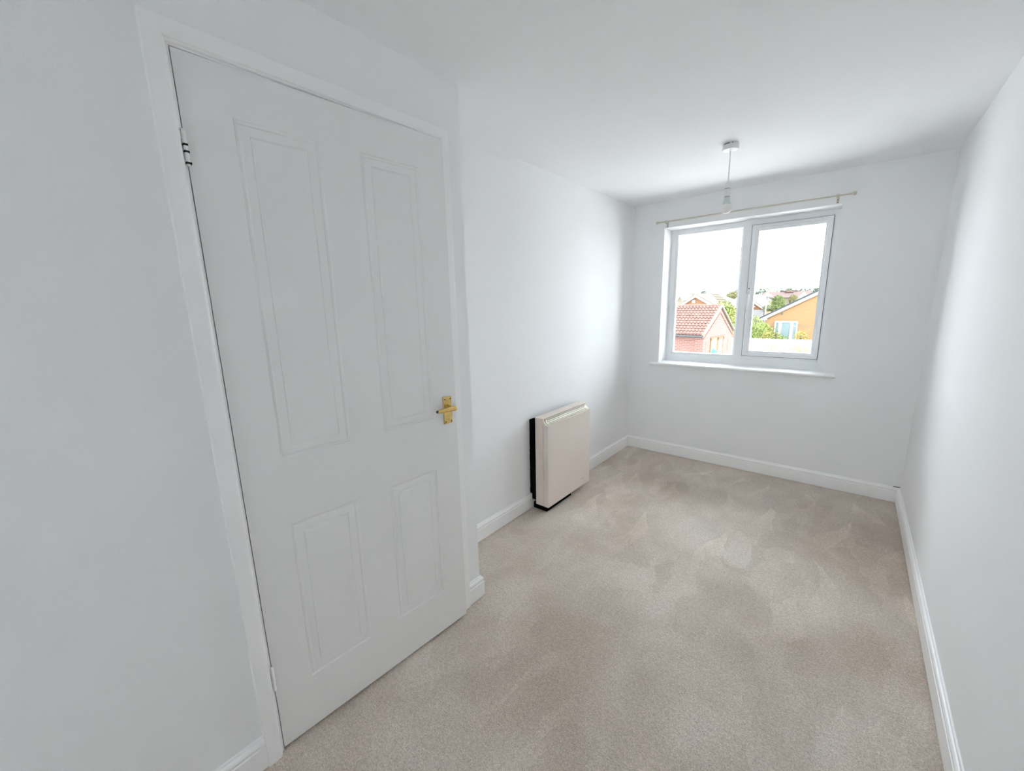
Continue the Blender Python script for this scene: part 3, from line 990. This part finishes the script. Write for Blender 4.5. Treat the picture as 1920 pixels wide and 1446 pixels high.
# --- white pole with a small pitched cap
bt = tag(empty('nesting_box_pole', (-4.18, 40.0, GZ)), 'white pole carrying a small pitched white cap beside the tan garage roof', 'pole')
MB().tube([(0, 0, 0), (0, 0, 4.45)], 0.055, 10).build('post', 'render_white', bt)
MB().prism([(-0.30, 4.42), (0.42, 4.42), (0.16, 4.66), (0.07, 4.66), (0.05, 4.86), (-0.02, 4.86), (-0.03, 4.66)], 'y', -0.25, 0.25).build('cap', 'render_white', bt)
MB().tube([(0.15, 0, 4.0), (0.15, 0, 4.45)], 0.025, 8).build('strut', 'render_white', bt)

# --- far houses


def hip_house(name, label, x0, x1, y0, y1, zE, zR, inset_l, inset_r, wallmat, roofmat, hz=GZ):
    h = tag(empty(name, (0.5 * (x0 + x1), y0, hz)), label, 'house')
    off = -h.location
    ym = 0.5 * (y0 + y1)
    ev = [(x0, y0, zE), (x1, y0, zE), (x1, y1, zE), (x0, y1, zE), (x0 + inset_l, ym, zR), (x1 - inset_r, ym, zR)]

    def part(mb, nm, mat):
        o_ = mb.build(nm, mat, h)
        o_.location = off
        return o_
    part(MB().add(ev, [(0, 1, 5, 4), (1, 2, 5), (2, 3, 4, 5), (3, 0, 4), (0, 3, 2, 1)]), 'roof', roofmat)
    part(MB().box(x0 + 0.3, x1 - 0.3, y0 + 0.3, y1 - 0.3, hz, zE), 'wall', wallmat)
    return h, part


h1, part = hip_house('red_roofed_terrace', 'long far terrace with faded red roofs under the tree line', -11.0, -3.6, 78, 84, 1.62, 2.60, 0.5, 0.4, 'verge_cream', 'tile_pink')
part(MB().prism([(-8.35, 2.5), (-5.80, 2.5), (-5.80, 2.74), (-8.35, 2.74)], 'y', 80.9, 82.0), 'raised_ridge', 'tile_pink')
part(MB().prism([(-7.65, 2.45), (-6.35, 2.45), (-6.9, 2.80), (-7.10, 2.80)], 'y', 80.2, 81.2), 'gablet', 'tile_terracotta')
h2, part = gable_y('white_gabled_house', 'small white gabled house in front of the far terrace', 76.0, 1.6, -5.50, -4.66, -3.90, 1.45, 2.30, 1.45, 'render_white', 'render_white', 'render_white', barge=0.2, rt=0.05, wall_in=0.08, over=0.1)
h3, part = hip_house('grey_roofed_house', 'far house with a grey roof beside the white capped pole', -12.5, -7.55, 64, 72, 0.95, 2.16, 1.0, 1.4, 'brick_orange', 'tile_grey')
h4, part = gable_y('white_trimmed_cottage', 'far cottage with red roof and white gable trim behind the window frame', 69.0, 1.2, -21.05, -20.50, -20.05, 1.60, 2.38, 1.62, 'verge_cream', 'render_white', 'render_white', barge=0.14, rt=0.05, wall_in=0.06, over=0.1)
h5, part = hip_house('red_hipped_house', 'far house with a red hipped roof behind the white-trimmed cottage', -25.0, -19.9, 71, 77, 1.55, 2.72, 0.8, 0.7, 'verge_cream', 'tile_terracotta')
h6, part = hip_house('pale_grey_house', 'far house with a pale grey roof sloping down beside the red hipped house', -21.2, -17.9, 79, 85, 1.55, 2.80, 0.2, 1.7, 'verge_cream', 'tile_grey')
h7, part = hip_house('slate_hipped_house', 'far house with a grey hipped roof and pink wall beside the round tree', -17.6, -14.2, 75, 80, 1.98, 2.55, 1.6, 0.4, 'tile_terracotta', 'tile_grey')

# --- white board fence
fence = tag(empty('board_fence', (-2.0, 30.0, GZ)), 'white vertical board fence below the orange bungalow', 'fence')
fh = -1.03 - GZ
bme = MB().box(-0.0655, 0.0655, -0.012, 0.012, 0.05, fh - 0.01)
b0 = bme.build('board', 'fence_white', fence)
nb = 60
for k in range(nb):
    o = b0 if k == 0 else b0.copy()
    if k:
        COL.objects.link(o)
    o.parent = fence
    o.location = (-5.0 + 0.135 * k, random.uniform(-0.006, 0.006), random.uniform(-0.012, 0.012))
for z in (0.35, fh - 0.25):
    MB().box(-5.1, 3.1, 0.012, 0.05, z, z + 0.08).build('rail', 'fence_white', fence)
for x in (-5.0, -3.6, -2.0, -0.35, 1.3, 2.95):
    MB().box(x - 0.05, x + 0.05, 0.03, 0.13, 0, fh).build('fence_post', 'fence_white', fence)


# --- planting
def tree(name, label, cat, c, r, mat, n=900, leaf=0.16, trunk=True, base=GZ, group=None, squash=1.0, lump=0.28):
    """Leafy crown of many small blades spread through a lumpy ellipsoid, on a short trunk."""
    t = tag(empty(name, (c[0], c[1], base)), label, cat, group)
    mb = MB()
    cz = c[2] - base
    lumps = [(Vector((random.gauss(0, 1), random.gauss(0, 1), random.gauss(0.2, 1))).normalized(), random.uniform(0.6, 1.0)) for _ in range(9)]
    for _ in range(int(n * 2.4)):
        d = Vector((random.gauss(0, 1), random.gauss(0, 1), random.gauss(0, 1))).normalized()
        k = max(d.dot(l) * s for l, s in lumps)
        rad = (1 - lump + lump * max(0, k) * 1.3) * random.uniform(0.55, 1.0) ** 0.5
        p = Vector((d.x * r[0] * rad, d.y * r[1] * rad, cz + d.z * r[2] * rad))
        s = leaf * 0.5 * random.uniform(0.6, 1.3)
        nrm = (d + Vector((random.uniform(-.9, .9), random.uniform(-.9, .9), random.uniform(-.5, 1.1)))).normalized()
        a = nrm.orthogonal().normalized()
        a = (a * math.cos(q := random.uniform(0, 6.28)) + nrm.cross(a) * math.sin(q)).normalized()
        b = nrm.cross(a)
        mb.add([p - a * s, p - b * s * 0.5, p + a * s, p + b * s * 0.5], [(0, 1, 2, 3)])
    f = mb.build('foliage', mat, t, fix=False)
    f['kind'] = 'stuff'
    if trunk:
        rr = 0.05 * max(r)
        MB().tube([(0, 0, 0), (0.03, 0, max(0.3, cz - r[2] * 0.4)), (0.0, 0, cz + r[2] * 0.2)], [rr + 0.03, rr + 0.01, 0.02], 8).build('trunk', 'bark', t)
    return t


tree('leafy_shrub', 'lime green shrub rising beside the bungalow eaves', 'shrub', (-4.1, 34.7, -0.80), (0.78, 0.5, 1.00), 'leaf_lime', 1100, 0.10)
tree('leafy_shrub', 'broad lime green shrub against the bungalow wall', 'shrub', (-3.30, 33.5, -1.00), (0.67, 0.48, 0.82), 'leaf_lime', 900, 0.10)
tree('leafy_shrub', 'low yellow-green shrub in front of the patio doors', 'shrub', (-2.60, 32.5, -1.22), (0.60, 0.38, 0.45), 'leaf_gold', 700, 0.09)
tree('leafy_shrub', 'thin green sapling against the white patio doors', 'shrub', (-2.28, 31.75, -0.95), (0.36, 0.25, 0.60), 'leaf_green', 220, 0.07)
tree('leafy_shrub', 'small bright shrub beneath the patio doors', 'shrub', (-1.82, 31.15, -1.13), (0.38, 0.22, 0.25), 'leaf_lime', 300, 0.07)
tree('leafy_shrub', 'golden shrub against the orange wall beside the patio doors', 'shrub', (-1.05, 33.5, -1.15), (0.45, 0.4, 0.45), 'leaf_gold', 320, 0.08)
tree('garden_plant', 'wispy green climber on the white fence', 'plant', (-2.15, 29.6, -1.45), (0.38, 0.15, 0.42), 'leaf_lime', 110, 0.05, trunk=False)
tree('garden_plant', 'yellow flowering plant before the white fence', 'plant', (-0.85, 29.5, -1.60), (0.30, 0.15, 0.30), 'leaf_gold', 150, 0.05, trunk=False)
tree('garden_plant', 'small spindly plant before the fence beside the yellow one', 'plant', (-0.40, 29.2, -1.55), (0.14, 0.10, 0.22), 'leaf_gold', 50, 0.05, trunk=False)
tree('feathery_tree', 'tall yellow-green tree behind the outbuilding gable', 'tree', (-4.45, 27.0, 0.15), (0.75, 0.8, 1.25), 'leaf_lime', 1500, 0.12)
tree('feathery_tree', 'rusty green shrub tucked behind the outbuilding verge', 'tree', (-4.55, 25.6, 0.25), (0.50, 0.5, 0.95), 'leaf_rust', 700, 0.10)
tree('round_tree', 'round green tree in front of the far terrace', 'tree', (-5.15, 55.0, 1.05), (0.72, 0.7, 0.92), 'leaf_green', 1300, 0.11)
tree('round_tree', 'pale green tree by the white gabled house', 'tree', (-4.10, 58.0, 1.25), (0.52, 0.5, 0.68), 'leaf_rust', 700, 0.10)
tree('round_tree', 'yellowish bush beside the white capped pole', 'tree', (-7.38, 63.0, 0.80), (0.62, 0.45, 0.62), 'leaf_gold', 500, 0.10)
tree('round_tree', 'low dark hedge tree below the round green tree', 'tree', (-5.45, 53.0, 0.45), (0.95, 0.5, 0.45), 'leaf_green', 800, 0.10)
tree('round_tree', 'olive green round tree beside the slate hipped house', 'tree', (-13.1, 70.0, 1.95), (0.85, 0.8, 0.85), 'leaf_rust', 900, 0.14)
hz = [(-29.0, 2.4, 1.7, 0.9), (-27.6, 2.5, 0.9, 0.6), (-25.8, 2.7, 1.1, 0.85), (-24.2, 2.6, 0.8, 0.7), (-20.5, 2.6, 1.8, 0.8), (-18.6, 2.8, 1.4, 0.85), (-17.2, 2.7, 1.2, 0.8),
      (-15.4, 2.5, 1.2, 0.7), (-14.2, 2.6, 1.1, 0.75), (-12.7, 2.85, 1.2, 0.85), (-11.0, 2.95, 1.0, 0.85), (-9.6, 2.8, 1.1, 0.7), (-8.2, 2.75, 1.0, 0.65), (-6.7, 2.7, 0.9, 0.6), (-5.3, 2.75, 1.0, 0.75), (-4.0, 2.65, 0.9, 0.6)]
for k, (x, z, rx, rzz) in enumerate(hz):
    near = ('above the cream hipped roof' if x < -24 else 'behind the pale grey and slate roofs' if x < -15 else
            'between the slate roof and the terrace' if x < -11.5 else 'behind the long red-roofed terrace')
    tree('skyline_tree', 'dark green skyline tree ' + near, 'tree', (x, 96 + 3.2 * (k % 3), z), (rx * 1.1, 1.0, rzz * 1.35), 'leaf_dark', 800, 0.17, group='trees along the skyline')
